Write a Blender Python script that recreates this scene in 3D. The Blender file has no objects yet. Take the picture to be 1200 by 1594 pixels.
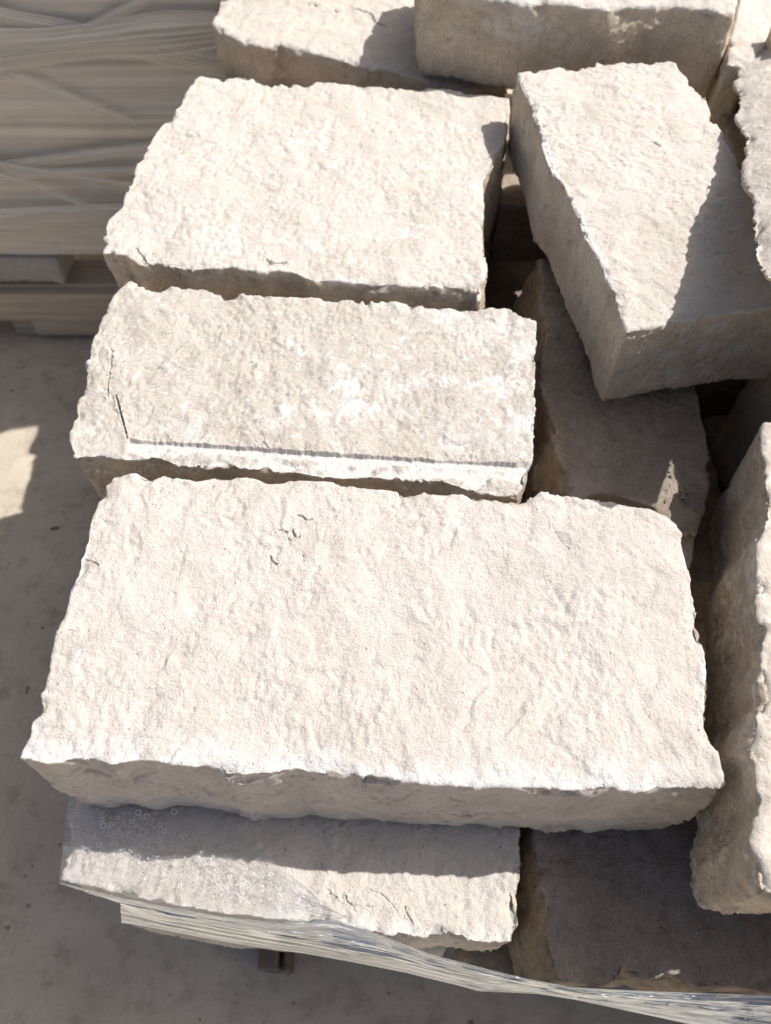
import bpy, bmesh, math, random
import numpy as np
from mathutils import Vector

# ------------------------------------------------------------------ camera
SC = bpy.context.scene
COL = SC.collection
CAM_H = 1.5
PITCH = math.radians(57.0)
FPX, CX, CY = 1204.0, 600.0, 797.0
cd = bpy.data.cameras.new("camera")
cam = bpy.data.objects.new("camera", cd); COL.objects.link(cam)
cam.location = (0, 0, CAM_H)
cam.rotation_euler = (math.pi / 2 - PITCH, 0, 0)
cd.sensor_fit = 'VERTICAL'; cd.sensor_height = 36.0
cd.lens = 36.0 * FPX / 1594.0
cd.clip_start = 0.02; cd.clip_end = 500
cd.dof.use_dof = True; cd.dof.focus_distance = 0.68; cd.dof.aperture_fstop = 7.0
SC.camera = cam

# ------------------------------------------------------------------ sky, sun
SUN = Vector((0.67, 0.22, 1.0)).normalized()
EL = math.asin(SUN.z); AZ = math.atan2(SUN.x, SUN.y)
w = bpy.data.worlds.new("World"); SC.world = w; w.use_nodes = True
nt = w.node_tree
sky = nt.nodes.new("ShaderNodeTexSky"); sky.sky_type = 'NISHITA'; sky.sun_disc = False
sky.sun_elevation = EL; sky.sun_rotation = AZ; sky.dust_density = 5.0; sky.ozone_density = 0.6; sky.air_density = 0.8
bg = nt.nodes["Background"]; bg.inputs[1].default_value = 0.080
nt.links.new(sky.outputs[0], bg.inputs[0])
sd = bpy.data.lights.new("sun", 'SUN'); sd.energy = 4.15; sd.angle = math.radians(0.55); sd.color = (1.0, 0.955, 0.90)
sun = bpy.data.objects.new("sun", sd); COL.objects.link(sun)
sun.rotation_euler = (-SUN).to_track_quat('-Z', 'Y').to_euler(); sun.location = (3, 1.3, 6)
vs = SC.view_settings
vs.view_transform = 'Standard'; vs.look = 'None'; vs.gamma = 1.0; vs.exposure = 0.36
SC.cycles.max_bounces = 8; SC.cycles.diffuse_bounces = 5; SC.cycles.transparent_max_bounces = 12

# ------------------------------------------------------------------ helpers
SP, CP = math.sin(PITCH), math.cos(PITCH)
def ray(x, y):
    u = (x - CX) / FPX; v = (CY - y) / FPX
    return np.array([u, CP + v * SP, -SP + v * CP])
def P(x, y, h):
    """photo position at a drop h below the eye -> world point"""
    r = ray(x, y); t = h / -r[2]
    return np.array([r[0] * t, r[1] * t, CAM_H - h])
def Pplane(x, y, pl):
    """photo position on the plane drop = h0 + a*X + b*Y"""
    h0, a, b = pl
    r = ray(x, y); t = h0 / (-r[2] - a * r[0] - b * r[1])
    return np.array([r[0] * t, r[1] * t, CAM_H + r[2] * t])

def _hash(ix, iy, iz, s):
    h = (ix * 374761393 + iy * 668265263 + iz * 2147483647 + s * 1274126177) & 0xffffffff
    h = ((h ^ (h >> 13)) * 1274126177) & 0xffffffff
    h = ((h ^ (h >> 16)) * 2246822519) & 0xffffffff
    return h ^ (h >> 15)
G = np.random.RandomState(5).normal(size=(256, 3)); G /= np.linalg.norm(G, axis=1)[:, None]; G = G.astype(np.float32)
def noise(p, seed=0):
    p = np.asarray(p, dtype=np.float64)
    i = np.floor(p).astype(np.int64); f = (p - i).astype(np.float32)
    u = f * f * f * (f * (f * 6 - 15) + 10)
    out = np.zeros(len(p), np.float32)
    for dx in (0, 1):
        wx = u[:, 0] if dx else 1 - u[:, 0]
        for dy in (0, 1):
            wy = u[:, 1] if dy else 1 - u[:, 1]
            for dz in (0, 1):
                wz = u[:, 2] if dz else 1 - u[:, 2]
                g = G[_hash(i[:, 0] + dx, i[:, 1] + dy, i[:, 2] + dz, seed) & 255]
                out += wx * wy * wz * (g[:, 0] * (f[:, 0] - dx) + g[:, 1] * (f[:, 1] - dy) + g[:, 2] * (f[:, 2] - dz))
    return out * 1.6
def fbm(p, seed, octaves=4, gain=0.5):
    r = 0; a = 1.0
    for o in range(octaves):
        r = r + a * noise(p * (2.03 ** o), seed + o * 17); a *= gain
    return r

def facets(p, seed, slope=.25):
    """piecewise planar fracture facets: value in cell units"""
    p = np.asarray(p, float); i0 = np.floor(p).astype(np.int64); best = np.full(len(p), 9.0); val = np.zeros(len(p))
    for dx in (-1, 0, 1):
        for dy in (-1, 0, 1):
            for dz in (-1, 0, 1):
                i = i0 + (dx, dy, dz); h = _hash(i[:, 0], i[:, 1], i[:, 2], seed)
                c = i + np.stack([(h & 255), (h >> 8) & 255, (h >> 16) & 255], 1) / 255.0
                d = ((p - c) ** 2).sum(1); k = d < best
                if not k.any(): continue
                g = G[(h[k] >> 24) & 255]
                val[k] = slope * ((p[k] - c[k]) * g).sum(1) * 2 + (((h[k] >> 5) & 255) / 255.0 - .5) * slope
                best[k] = d[k]
    return val
def link(name, me, parent=None, mat=None):
    o = bpy.data.objects.new(name, me); COL.objects.link(o)
    if parent is not None: o.parent = parent
    if mat is not None: me.materials.append(mat)
    return o
def tag(o, label=None, cat=None, group=None, kind=None):
    if label: o['label'] = label
    if cat: o['category'] = cat
    if group: o['group'] = group
    if kind: o['kind'] = kind
    return o

# ------------------------------------------------------------------ materials
def N(nt, t, **kw):
    n = nt.nodes.new(t)
    for k, v in kw.items():
        if hasattr(n, k): setattr(n, k, v)
        else: n.inputs[k.replace('_', ' ')].default_value = v
    return n
def ramp(nt, src, a, b, ca=(0, 0, 0, 1), cb=(1, 1, 1, 1)):
    r = nt.nodes.new("ShaderNodeValToRGB")
    r.color_ramp.elements[0].position = a; r.color_ramp.elements[0].color = ca
    r.color_ramp.elements[1].position = b; r.color_ramp.elements[1].color = cb
    nt.links.new(src, r.inputs[0]); return r.outputs[0]
def mixc(nt, f, a, b, mode='MIX'):
    m = nt.nodes.new("ShaderNodeMix"); m.data_type = 'RGBA'; m.blend_type = mode
    for s, i in ((f, 0), (a, 6), (b, 7)):
        if hasattr(s, 'links'): nt.links.new(s, m.inputs[i])
        elif i == 0: m.inputs[0].default_value = s
        else: m.inputs[i].default_value = (*s, 1)
    return m.outputs[2]
def newmat(name):
    m = bpy.data.materials.new(name); m.use_nodes = True
    return m, m.node_tree, m.node_tree.nodes["Principled BSDF"]

def stone_mat(name, base, warm, side, chalk=(0.76, 0.76, 0.755), pits=1.0, bump=0.72, contrast=1.0):
    """base/warm: mottling of the split bed face; side: broken joint faces, bounced light partly put into their colour"""
    m, nt, bs = newmat(name)
    tc = nt.nodes.new("ShaderNodeTexCoord"); co = tc.outputs['Object']
    def noi(scale, det=5, rough=0.6, dist=0.0):
        n = nt.nodes.new("ShaderNodeTexNoise"); n.inputs['Scale'].default_value = scale
        n.inputs['Detail'].default_value = det; n.inputs['Roughness'].default_value = rough
        n.inputs['Distortion'].default_value = dist
        nt.links.new(co, n.inputs['Vector']); return n.outputs[0]
    c = mixc(nt, ramp(nt, noi(14, 5, .62), .38, .62), base, warm)
    at = nt.nodes.new("ShaderNodeAttribute"); at.attribute_name = "side"
    sc = mixc(nt, ramp(nt, noi(22, 8, .75), .36, .64), tuple(min(1, s * 1.07) for s in side), tuple(s * .80 for s in side))
    sc = mixc(nt, ramp(nt, noi(300, 4, .8), .50, .66), sc, tuple(s * .62 for s in side))
    c = mixc(nt, at.outputs['Fac'], c, sc)
    # sandy speckle
    c = mixc(nt, ramp(nt, noi(420, 3, .7), .30, .62), (0.80, 0.76, 0.70), (1, 1, 1)) if False else c
    sp = ramp(nt, noi(600, 3, .8), .33, .56, (.76, .72, .68, 1), (1, 1, 1, 1))
    c = mixc(nt, 0.55 * contrast if contrast < 1.5 else 1.0, c, mixc(nt, 1.0, c, sp, 'MULTIPLY'))
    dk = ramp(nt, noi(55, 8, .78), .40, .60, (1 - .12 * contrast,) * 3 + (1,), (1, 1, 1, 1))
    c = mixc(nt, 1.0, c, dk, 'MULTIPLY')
    # small brown pits
    vo = nt.nodes.new("ShaderNodeTexVoronoi"); vo.inputs['Scale'].default_value = 170; nt.links.new(co, vo.inputs['Vector'])
    pm = ramp(nt, vo.outputs['Distance'], .10, .22, (1, 1, 1, 1), (0, 0, 0, 1))
    sel = ramp(nt, noi(70, 3, .6), .56, .64)
    mm = nt.nodes.new("ShaderNodeMath"); mm.operation = 'MULTIPLY'; nt.links.new(pm, mm.inputs[0]); nt.links.new(sel, mm.inputs[1])
    m2 = nt.nodes.new("ShaderNodeMath"); m2.operation = 'MULTIPLY'; nt.links.new(mm.outputs[0], m2.inputs[0]); m2.inputs[1].default_value = .55 * pits
    c = mixc(nt, m2.outputs[0], c, (0.25, 0.19, 0.14))
    # chalky bruised patches (attribute broken up by noise)
    ac = nt.nodes.new("ShaderNodeAttribute"); ac.attribute_name = "chalk"
    c = mixc(nt, ac.outputs['Fac'], c, chalk)
    nt.links.new(c, bs.inputs['Base Color'])
    bs.inputs['Roughness'].default_value = .93
    bs.inputs['Specular IOR Level'].default_value = .18
    h = nt.nodes.new("ShaderNodeMath"); h.operation = 'ADD'
    a1 = nt.nodes.new("ShaderNodeMath"); a1.operation = 'MULTIPLY'; a1.inputs[1].default_value = 1.0
    nt.links.new(noi(190, 7, .68), a1.inputs[0]); nt.links.new(a1.outputs[0], h.inputs[0])
    a2 = nt.nodes.new("ShaderNodeMath"); a2.operation = 'MULTIPLY'; a2.inputs[1].default_value = -.35
    nt.links.new(mm.outputs[0], a2.inputs[0]); nt.links.new(a2.outputs[0], h.inputs[1])
    bp = nt.nodes.new("ShaderNodeBump"); bp.inputs['Strength'].default_value = bump; bp.inputs['Distance'].default_value = .0055
    a3 = nt.nodes.new("ShaderNodeMath"); a3.operation = 'MULTIPLY_ADD'; a3.inputs[1].default_value = .45
    nt.links.new(noi(560, 4, .8), a3.inputs[0]); nt.links.new(h.outputs[0], a3.inputs[2])
    nt.links.new(a3.outputs[0], bp.inputs['Height']); nt.links.new(bp.outputs[0], bs.inputs['Normal'])
    return m

M_CREAM = stone_mat("cream_limestone", (.75, .71, .655), (.69, .645, .585), (.78, .675, .54))  # warm, raised side colour stands in for bounced light
M_PINK = stone_mat("pale_limestone", (.75, .705, .655), (.695, .65, .595), (.68, .605, .53), pits=.8)
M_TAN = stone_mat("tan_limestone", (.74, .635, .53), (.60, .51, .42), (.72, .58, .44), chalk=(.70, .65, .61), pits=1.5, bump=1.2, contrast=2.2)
M_GREY = stone_mat("grey_cream_limestone", (.70, .66, .605), (.63, .59, .535), (.70, .60, .48), chalk=(.79, .79, .785), pits=1.1, contrast=1.4)
M_SKIN = stone_mat("buff_skinned_limestone", (.74, .69, .62), (.67, .61, .54), (.80, .69, .55), chalk=(.84, .79, .70), pits=1.2)  # side made paler in place of bounce on the tall block
M_PALE = stone_mat("pale_lower_limestone", (.74, .70, .64), (.68, .64, .57), (.70, .67, .61))
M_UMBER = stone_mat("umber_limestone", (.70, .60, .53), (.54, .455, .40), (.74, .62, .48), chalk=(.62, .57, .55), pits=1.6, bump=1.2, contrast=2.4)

# ------------------------------------------------------------------ stone builder
def dist_poly(pts, line):
    """distance from 2D pts to a polyline"""
    d = np.full(len(pts), 1e9); line = np.asarray(line)
    for a, b in zip(line[:-1], line[1:]):
        ab = b - a; t = np.clip(((pts - a) @ ab) / max(ab @ ab, 1e-12), 0, 1)
        d = np.minimum(d, np.linalg.norm(pts - (a + t[:, None] * ab), axis=1))
    return d
def inside(pts, poly):
    poly = np.asarray(poly); r = np.zeros(len(pts), bool); x, y = pts[:, 0], pts[:, 1]
    j = len(poly) - 1
    for i in range(len(poly)):
        xi, yi = poly[i]; xj, yj = poly[j]
        if yi != yj:
            c = ((yi > y) != (yj > y)) & (x < (xj - xi) * (y - yi) / (yj - yi) + xi)
            r ^= c
        j = i
    return r
def sstep(a, b, x):
    t = np.clip((x - a) / (b - a), 0, 1); return t * t * (3 - 2 * t)

SEED = [10]
def stone(top, plane, thick, mat, voxel=.0022, name="limestone_block", taper=0.0, low=.004, mid=.0022, fine=.0008,
          side_amp=1.6, belly=None, shift=(0, 0), botplane=None, post=None, chalk_edge=None, chalk_patch=.0, chip=.004,
          grain=(1, 1, 1), world=False, bottom=None, cracks=()):
    """Solid split block. top: outline (photo position on the plane, or world xy if world). Everything below is real depth."""
    SEED[0] += 31; sd_ = SEED[0]
    if not isinstance(plane, tuple): plane = (plane, 0, 0)
    if world:
        T = np.array([[x, y, CAM_H - (plane[0] + plane[1] * x + plane[2] * y)] for x, y in top])
    else:
        T = np.array([Pplane(x, y, plane) for x, y in top])
    n = len(T); c = T.mean(0)
    if bottom is None:
        B = T.copy(); B[:, :2] = c[:2] + (T[:, :2] - c[:2]) * (1 - taper) + np.array(shift); B[:, 2] -= thick
    else:
        B = np.array(bottom)
    Mi = (T + B) / 2
    if belly: 
        d = Mi[:, :2] - c[:2]; d /= np.linalg.norm(d, axis=1)[:, None]; Mi[:, :2] += d * belly
    V = np.vstack([T, Mi, B]); F = []
    area = 0.5 * np.sum(T[:, 0] * np.roll(T[:, 1], -1) - np.roll(T[:, 0], -1) * T[:, 1])
    order = list(range(n)) if area > 0 else list(range(n))[::-1]
    F.append(order); F.append([2 * n + i for i in order[::-1]])
    for k in range(n):
        a, b = order[k], order[(k + 1) % n]
        F.append([a + n, b + n, b, a]); F.append([a + 2 * n, b + 2 * n, b + n, a + n])
    org = np.array([c[0], c[1], B[:, 2].min()])
    me = bpy.data.meshes.new(name); me.from_pydata([tuple(v - org) for v in V], [], F); me.update()
    tmp = bpy.data.objects.new("tmp", me); COL.objects.link(tmp)
    md = tmp.modifiers.new("r", 'REMESH'); md.mode = 'VOXEL'; md.voxel_size = voxel; md.adaptivity = 0; md.use_smooth_shade = True
    dg = bpy.context.evaluated_depsgraph_get(); dg.update()
    m2 = bpy.data.meshes.new_from_object(tmp.evaluated_get(dg))
    bpy.data.objects.remove(tmp); bpy.data.meshes.remove(me)
    if cracks:
        bm = bmesh.new(); bm.from_mesh(m2); bm.verts.ensure_lookup_table()
        cc = np.array([v.co[:] for v in bm.verts]) + org; tz = CAM_H - (plane[0] + plane[1] * cc[:, 0] + plane[2] * cc[:, 1])
        ok = np.zeros(len(cc), bool)
        for line, wd, dp in cracks:
            ok |= dist_poly(cc[:, :2], np.array([Pplane(x, y, plane)[:2] for x, y in line])) < wd * 1.6 + .0018
        ok &= np.abs(tz - cc[:, 2]) < .006
        for v, k in zip(bm.verts, ok): v.tag = bool(k)
        es = [e for e in bm.edges if e.verts[0].tag and e.verts[1].tag]
        bmesh.ops.subdivide_edges(bm, edges=es, cuts=3, use_grid_fill=True)
        bm.normal_update(); bm.to_mesh(m2); bm.free(); m2.update()
    nv = len(m2.vertices); co = np.empty(nv * 3, np.float32); m2.vertices.foreach_get('co', co); co = co.reshape(-1, 3).astype(np.float64)
    no = np.empty(nv * 3, np.float32); m2.vertices.foreach_get('normal', no) if False else m2.vertex_normals.foreach_get('vector', no); no = no.reshape(-1, 3)
    W = co + org
    topz = CAM_H - (plane[0] + plane[1] * W[:, 0] + plane[2] * W[:, 1])
    depth = topz - W[:, 2]                                   # under the bed face
    isside = sstep(.35, .75, 1 - np.clip(no[:, 2], 0, 1)) 
    g = np.array(grain)
    # warp for natural directions
    q = W + 0.012 * np.stack([noise(W * 30, sd_ + 3), noise(W * 30, sd_ + 4), noise(W * 30, sd_ + 5)], 1)
    lo = noise(q * 9, sd_) + .6 * noise(q * 19, sd_ + 1)
    mi_ = fbm(q * 55 * g, sd_ + 7, 3, .55)
    rid = 1 - np.abs(noise(q * 34 * g, sd_ + 9)) * 2
    fi = fbm(W * 260, sd_ + 12, 2, .6)
    edge = dist_poly(W[:, :2], np.vstack([T[:, :2], T[:1, :2]]))
    amp = 1 + (side_amp - 1) * isside
    gr = noise(W * np.array([150, 110, 130]) * g, sd_ + 14) ; pit = -np.clip(fbm(q * 95 * g, sd_ + 15, 2, .6) - .25, 0, 1)
    fac = (facets(q * 34 * g, sd_ + 31) / 34 * .17 + facets(q * 85 * g, sd_ + 32) / 85 * .17) * (.5 + .5 * np.maximum(isside, np.exp(-(edge / .006) ** 2)))
    soft = noise(q * np.array([48, 30, 40]) * g, sd_ + 35); fac = fac + (.0012 * soft + .0016 * noise(q * np.array([20, 13, 16]), sd_ + 36)) * (1 - isside)
    em = 1 - (1 - (.25 + .95 * sstep(-.15, .45, noise(W * 24, sd_ + 18)))) * np.exp(-(edge / .006) ** 2)
    mid = mid * em; fac = fac * (.4 + .6 * em)
    rough = (sstep(-.3, .5, fbm(q * 13, sd_ + 16, 3, .6)) * .95 + .22) * em
    D = low * .6 * lo + (mid * .30 * mi_ + .05 * mid * rid) * amp * (1 - .65 * isside) + fac + rough * (1 + .5 * isside) * (fine * (1.15 * gr + 1.15 * fi) + .0028 * pit)
    # spalls along the arris
    ch = np.clip(fbm(W * np.array([26, 26, 26]), sd_ + 21, 3, .6) - .05, 0, 1)
    nearE = np.exp(-(edge / .007) ** 2) * np.exp(-(np.clip(depth, 0, 1) / .012) ** 2)
    D = D - chip * 2.2 * ch * nearE
    W = W + no * D[:, None]
    side = isside.copy()
    chalk = np.zeros(nv)
    if chalk_patch:
        cn = fbm(q * 13, sd_ + 40, 4, .6)
        chalk = np.maximum(chalk, sstep(.42, .75, cn + chalk_patch - .3) * .75)
    # bruised white arrises
    en = fbm(W * 45, sd_ + 50, 3, .6)
    chalk = np.maximum(chalk, np.exp(-(edge / .004) ** 2) * np.exp(-(np.clip(depth, 0, 1) / .006) ** 2) * sstep(-.2, .5, en) * .7)
    ctx = dict(W=W, edge=edge, depth=depth, side=side, chalk=chalk, no=no, sd=sd_, q=q, plane=plane)
    if chalk_edge:
        for line, wd, st in chalk_edge:
            ln = np.array([Pplane(x, y, plane)[:2] for x, y in line])
            dd = dist_poly(W[:, :2], ln)
            k = np.clip(1 - dd / (wd * (1 + 1.0 * fbm(W * np.array([50, 22, 22]), sd_ + 61, 3, .6))), 0, 1) ** .7
            ctx['chalk'] = np.maximum(ctx['chalk'], k * st * (1 - isside * .7))
    for line, wd, dp in cracks: crack(ctx, line, wd * .75, dp)
    if post: post(ctx)
    W = ctx['W']
    m2.vertices.foreach_set('co', (W - org).astype(np.float32).ravel())
    for nm in ('side', 'chalk'):
        a = m2.attributes.new(nm, 'FLOAT', 'POINT'); a.data.foreach_set('value', np.clip(ctx[nm], 0, 1).astype(np.float32))
    m2.polygons.foreach_set('use_smooth', np.ones(len(m2.polygons), bool))
    m2.update()
    o = link(name, m2, None, mat); o.location = org
    return o
def crack(ctx, line, width=.0016, deep=.004, lip=0):
    ln = np.array([Pplane(x, y, ctx['plane'])[:2] for x, y in line])
    d = dist_poly(ctx['W'][:, :2], ln)
    d = d + .35 * width * (1 + noise(ctx['W'] * 260, 88) * 1.6)
    k = np.clip(1 - d / width, 0, 1) * (ctx['no'][:, 2] > .4)
    ctx['W'][:, 2] -= deep * np.sqrt(k)
def dent(ctx, x, y, r, deep):
    c = Pplane(x, y, ctx['plane'])[:2]
    d = np.linalg.norm(ctx['W'][:, :2] - c, axis=1) / r
    ctx['W'][:, 2] -= deep * np.clip(1 - d, 0, 1) ** .6 * (ctx['no'][:, 2] > .4)
def patch(ctx, pts, r, s, attr='chalk', depthmax=None):
    """soft spot of colour round photo positions that lie on the side or bed (given as world points)"""
    for c in pts:
        d = np.linalg.norm(ctx['W'] - c, axis=1)
        k = .85 * sstep(1.2, .2, d / r * (1 + 1.1 * fbm(ctx['W'] * 75, ctx['sd'] + 70, 4, .75)))
        ctx[attr] = np.maximum(ctx[attr], k * s)

# ------------------------------------------------------------------ ground
def concrete():
    m, nt, bs = newmat("dusty_concrete")
    tc = nt.nodes.new("ShaderNodeTexCoord"); co = tc.outputs['Object']
    def noi(s, d=5, r=.6):
        n = nt.nodes.new("ShaderNodeTexNoise"); n.inputs['Scale'].default_value = s; n.inputs['Detail'].default_value = d; n.inputs['Roughness'].default_value = r
        nt.links.new(co, n.inputs['Vector']); return n.outputs[0]
    c = mixc(nt, ramp(nt, noi(5, 6, .65), .35, .65), (.63, .56, .455), (.52, .46, .37))
    c = mixc(nt, ramp(nt, noi(19, 8, .75), .50, .70), c, (.36, .31, .235))
    c = mixc(nt, ramp(nt, noi(60, 4, .7), .64, .74), c, (.25, .20, .165))
    c = mixc(nt, .5, c, mixc(nt, 1.0, c, ramp(nt, noi(260, 3, .7), .3, .6, (.75, .75, .75, 1), (1, 1, 1, 1)), 'MULTIPLY'))
    nt.links.new(c, bs.inputs['Base Color']); bs.inputs['Roughness'].default_value = .9
    bp = nt.nodes.new("ShaderNodeBump"); bp.inputs['Strength'].default_value = .5; bp.inputs['Distance'].default_value = .006
    nt.links.new(noi(90, 6, .7), bp.inputs['Height']); nt.links.new(bp.outputs[0], bs.inputs['Normal'])
    return m
gm = bpy.data.meshes.new("ground")
gm.from_pydata([(-150, -150, 0), (150, -150, 0), (150, 150, 0), (-150, 150, 0)], [], [(0, 1, 2, 3)])
tag(link("ground", gm, None, concrete()), "dusty tan concrete yard floor in shade", kind="structure")

# ------------------------------------------------------------------ front block (big)
M_top = [(175,741),(196,738),(214,737),(232,741),(262,740),(310,747),(335,740),(352,741),(395,745),(430,748),(470,749),(512,751),(560,758),(620,764),(680,768),(740,770),(800,776),
 (830,773),(858,770),(880,773),(905,780),(950,779),(980,788),(1020,792),(1042,798),(1059,809),(1061,835),(1066,862),(1072,885),(1080,930),(1087,955),(1093,985),(1100,1012),(1099,1050),(1097,1070),(1096,1095),(1097,1131),(1112,1165),(1123,1196),(1130,1223),(1126,1231),
 (1085,1230),(1031,1228),(985,1233),(955,1228),(909,1231),(855,1228),(809,1225),(771,1222),(740,1226),(690,1220),(640,1217),(600,1212),(545,1206),(525,1211),(490,1206),(460,1199),(422,1207),(383,1207),(356,1210),(326,1199),(276,1190),(238,1185),(203,1186),(172,1194),(138,1185),(115,1182),(92,1189),(73,1191),(50,1184),(28,1179),
 (33,1165),(45,1143),(55,1108),(63,1075),(76,1042),(84,1010),(96,975),(107,935),(112,905),(127,865),(139,822),(146,798),(155,778),(160,758)]
CR_M = [([(463,803),(471,804),(477,810),(486,809)], .0016, .005), ([(428,826),(440,826),(447,829)], .0015, .004), ([(455,826),(457,832),(460,836)], .0018, .005), ([(462,840),(466,836)], .0014, .004), ([(448,838),(453,842)], .0012, .003), ([(421,866),(423,874),(430,879)], .0022, .005), ([(131,870),(142,873),(154,880)], .0014, .004), ([(858,820),(868,835),(880,850)], .002, .0008), ([(90,990),(110,982),(120,985)], .0012, .002)]
def post_M(c):
    pass
    dent(c, 866, 845, .012, .003); dent(c, 330, 932, .003, .002)
stoneM = stone(M_top, .60, .152, M_PINK, voxel=.0018, low=.0030, mid=.0017, fine=.0006, side_amp=1.5, belly=.004, grain=(1.05, .85, 1), post=post_M, cracks=CR_M,
   chalk_edge=[([(28,1179),(115,1182),(172,1190),(276,1188),(356,1206),(422,1203),(460,1197),(525,1207),(640,1212),(740,1218),(909,1226),(1020,1226)], .021, .8)], chip=.0032)
tag(stoneM, "largest pale block nearest the camera, split top fully sunlit, bruised white front edge", "stone block", "limestone blocks on the open stack")

# ------------------------------------------------------------------ block with a sawn ledge
S2_top = [(204,438),(213,444),(225,451),(250,456),(260,450),(270,449),(290,452),(317,451),(335,456),(354,459),(385,460),(417,461),(477,462),(520,466),(553,468),(580,471),(607,470),(640,475),(668,474),(700,478),(737,481),(772,477),(790,481),(806,489),(836,500),
 (836,540),(833,580),(835,612),(832,660),(829,715),(820,745),(806,772),(770,768),(730,762),(684,750),(640,748),(580,742),(530,742),(469,735),(430,733),(388,729),(354,723),(320,726),(283,724),(262,716),(242,711),(212,716),(183,715),(154,711),(115,713),(109,690),(109,676),(118,640),(125,613),(133,575),(144,530),(155,505),(167,476),(178,458),(190,448)]
S2_ledge = [(200,683),(330,691),(470,702),(620,711),(795,720)]
CR_S2 = [(S2_ledge, .004, 0.0), ([(176,548),(172,575),(168,600),(168,618)], .0022, .005), ([(181,617),(187,640),(193,660),(198,683)], .0022, .008)]
def post_S2(c):
    pass
    ln = np.array([Pplane(x, y, c['plane'])[:2] for x, y in S2_ledge])
    p = c['W'][:, :2]
    xs = ln[:, 0]; yl = np.interp(p[:, 0], xs, ln[:, 1])
    rough = .0012 * fbm(c['W'] * np.array([120, 5, 5]), 900, 3, .6)
    front = (yl + rough - p[:, 1])
    m = sstep(0, .0020, front) * (p[:, 0] > xs[0] + .001) * (p[:, 0] < xs[-1] + .02) * (c['no'][:, 2] > .3)
    nz = c['no'][:, 2] > .5
    tgt = CAM_H - c['plane'][0] - .0048 - .03 * np.clip(front, 0, 1)
    # sawn shelf: flat, with lumps of the split face left on it
    lump = sstep(.02, .16, fbm(c['W'] * np.array([32, 55, 10]), 910, 3, .5)) * sstep(.006, .011, front)
    z = tgt + lump * (.003 + .0016 * fbm(c['W'] * 170, 911, 3, .6)) + .0003 * noise(c['W'] * 200, 3)
    W = c['W']; W[:, 2] = np.where((m > 0) & (W[:, 2] > z), W[:, 2] * (1 - m) + z * m, W[:, 2])
    c['chalk'] = np.maximum(c['chalk'], m * (1 - .9 * lump) * .6)
    c['side'] = c['side'] * (1 - m * .9)
    for (x, y, r, s) in ((545,600,.020,.8),(530,575,.013,.7),(610,605,.016,.6),(650,590,.014,.6),(690,595,.012,.6),(700,490,.022,.7),(740,530,.020,.6),(775,510,.015,.7),(815,540,.018,.8),(785,605,.016,.7),(820,660,.02,.8),(790,665,.012,.6),(700,690,.014,.5),(545,635,.018,.7),(620,640,.013,.5),(430,660,.016,.4),(300,665,.02,.4),(770,690,.012,.6)):
        patch(c, [Pplane(x, y, c['plane'])], r, s)
stoneS2 = stone(S2_top, .612, .13, M_GREY, voxel=.0019, low=.0035, mid=.0025, fine=.0009, side_amp=1.3, grain=(1.1, .9, 1), post=post_S2, cracks=CR_S2, shift=(.0, .012), chip=.004)
tag(stoneS2, "middle cream block with a white sawn ledge cut along its front edge", "stone block", "limestone blocks on the open stack")

# ------------------------------------------------------------------ wide block behind it
S1_top = [(309,119),(325,121),(345,124),(375,116),(390,118),(420,128),(445,131),(475,130),(500,129),(530,133),(600,135),(640,139),(665,137),(700,140),(745,146),(792,153),(793,175),(790,192),(786,215),(782,232),(770,258),(752,283),(752,300),(754,320),(752,345),(755,375),(756,410),(754,435),(744,476),(741,452),
 (683,446),(633,446),(568,443),(530,437),(484,438),(470,431),(453,423),(430,421),(407,425),(380,420),(357,416),(334,418),(300,420),(281,418),(242,409),(218,414),(197,398),(160,393),(160,369),(169,341),(190,323),(196,300),(209,274),(211,260),(228,232),(242,204),(262,182),(283,162),(290,145)]
CR_S1 = [([(212,386),(220,396),(228,408)], .003, .006), ([(228,408),(250,410),(280,410)], .0016, .003), ([(415,404),(421,409),(432,409),(444,408)], .003, .006)]
def post_S1(c):
    pass
    for (x, y, r, s) in ((460,222,.02,.6),(630,360,.012,.8),(490,378,.015,.5),(345,372,.03,.5),(310,200,.025,.4),(740,290,.02,.7)):
        patch(c, [Pplane(x, y, c['plane'])], r, s)
stoneS1 = stone(S1_top, .60, .125, M_CREAM, voxel=.0024, low=.0038, mid=.0022, fine=.0009, side_amp=1.4, post=post_S1, cracks=CR_S1, taper=.0, shift=(.004, .006), chip=.005, grain=(1.1, .8, 1))
tag(stoneS1, "wide cream block in third row from the front, small dark shadow on right corner", "stone block", "limestone blocks on the open stack")

# ------------------------------------------------------------------ back row
S0a_top = [(340,8),(334,22),(331,38),(350,52),(369,61),(392,68),(415,71),(434,68),(460,76),(484,82),(530,92),(576,105),(600,108),(630,115),(683,132),(722,139),(790,128),(800,60),(790,-40),(640,-70),(480,-75),(352,-60)]
CR_S0a = [([(552,14),(575,20),(585,34),(600,38)], .005, .006), ([(482,7),(495,10)], .006, .005), ([(520,15),(524,17)], .005, .005)]
def post_S0a(c):
    pass
stoneS0a = stone(S0a_top, .62, .125, M_CREAM, voxel=.0036, low=.005, mid=.003, taper=.02, post=post_S0a, cracks=CR_S0a, chip=.006)
tag(stoneS0a, "cream block at top left of the stack, half shaded by the higher block on it", "stone block", "limestone blocks on the open stack")
S0b_top = [(655,-18),(700,-8),(740,-4),(780,1),(816,8),(840,5),(872,5),(915,10),(960,14),(1005,9),(1048,7),(1085,14),(1120,21),(1144,20),(1150,4),(1140,-60),(1110,-130),(880,-150),(680,-140),(650,-80)]
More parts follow.
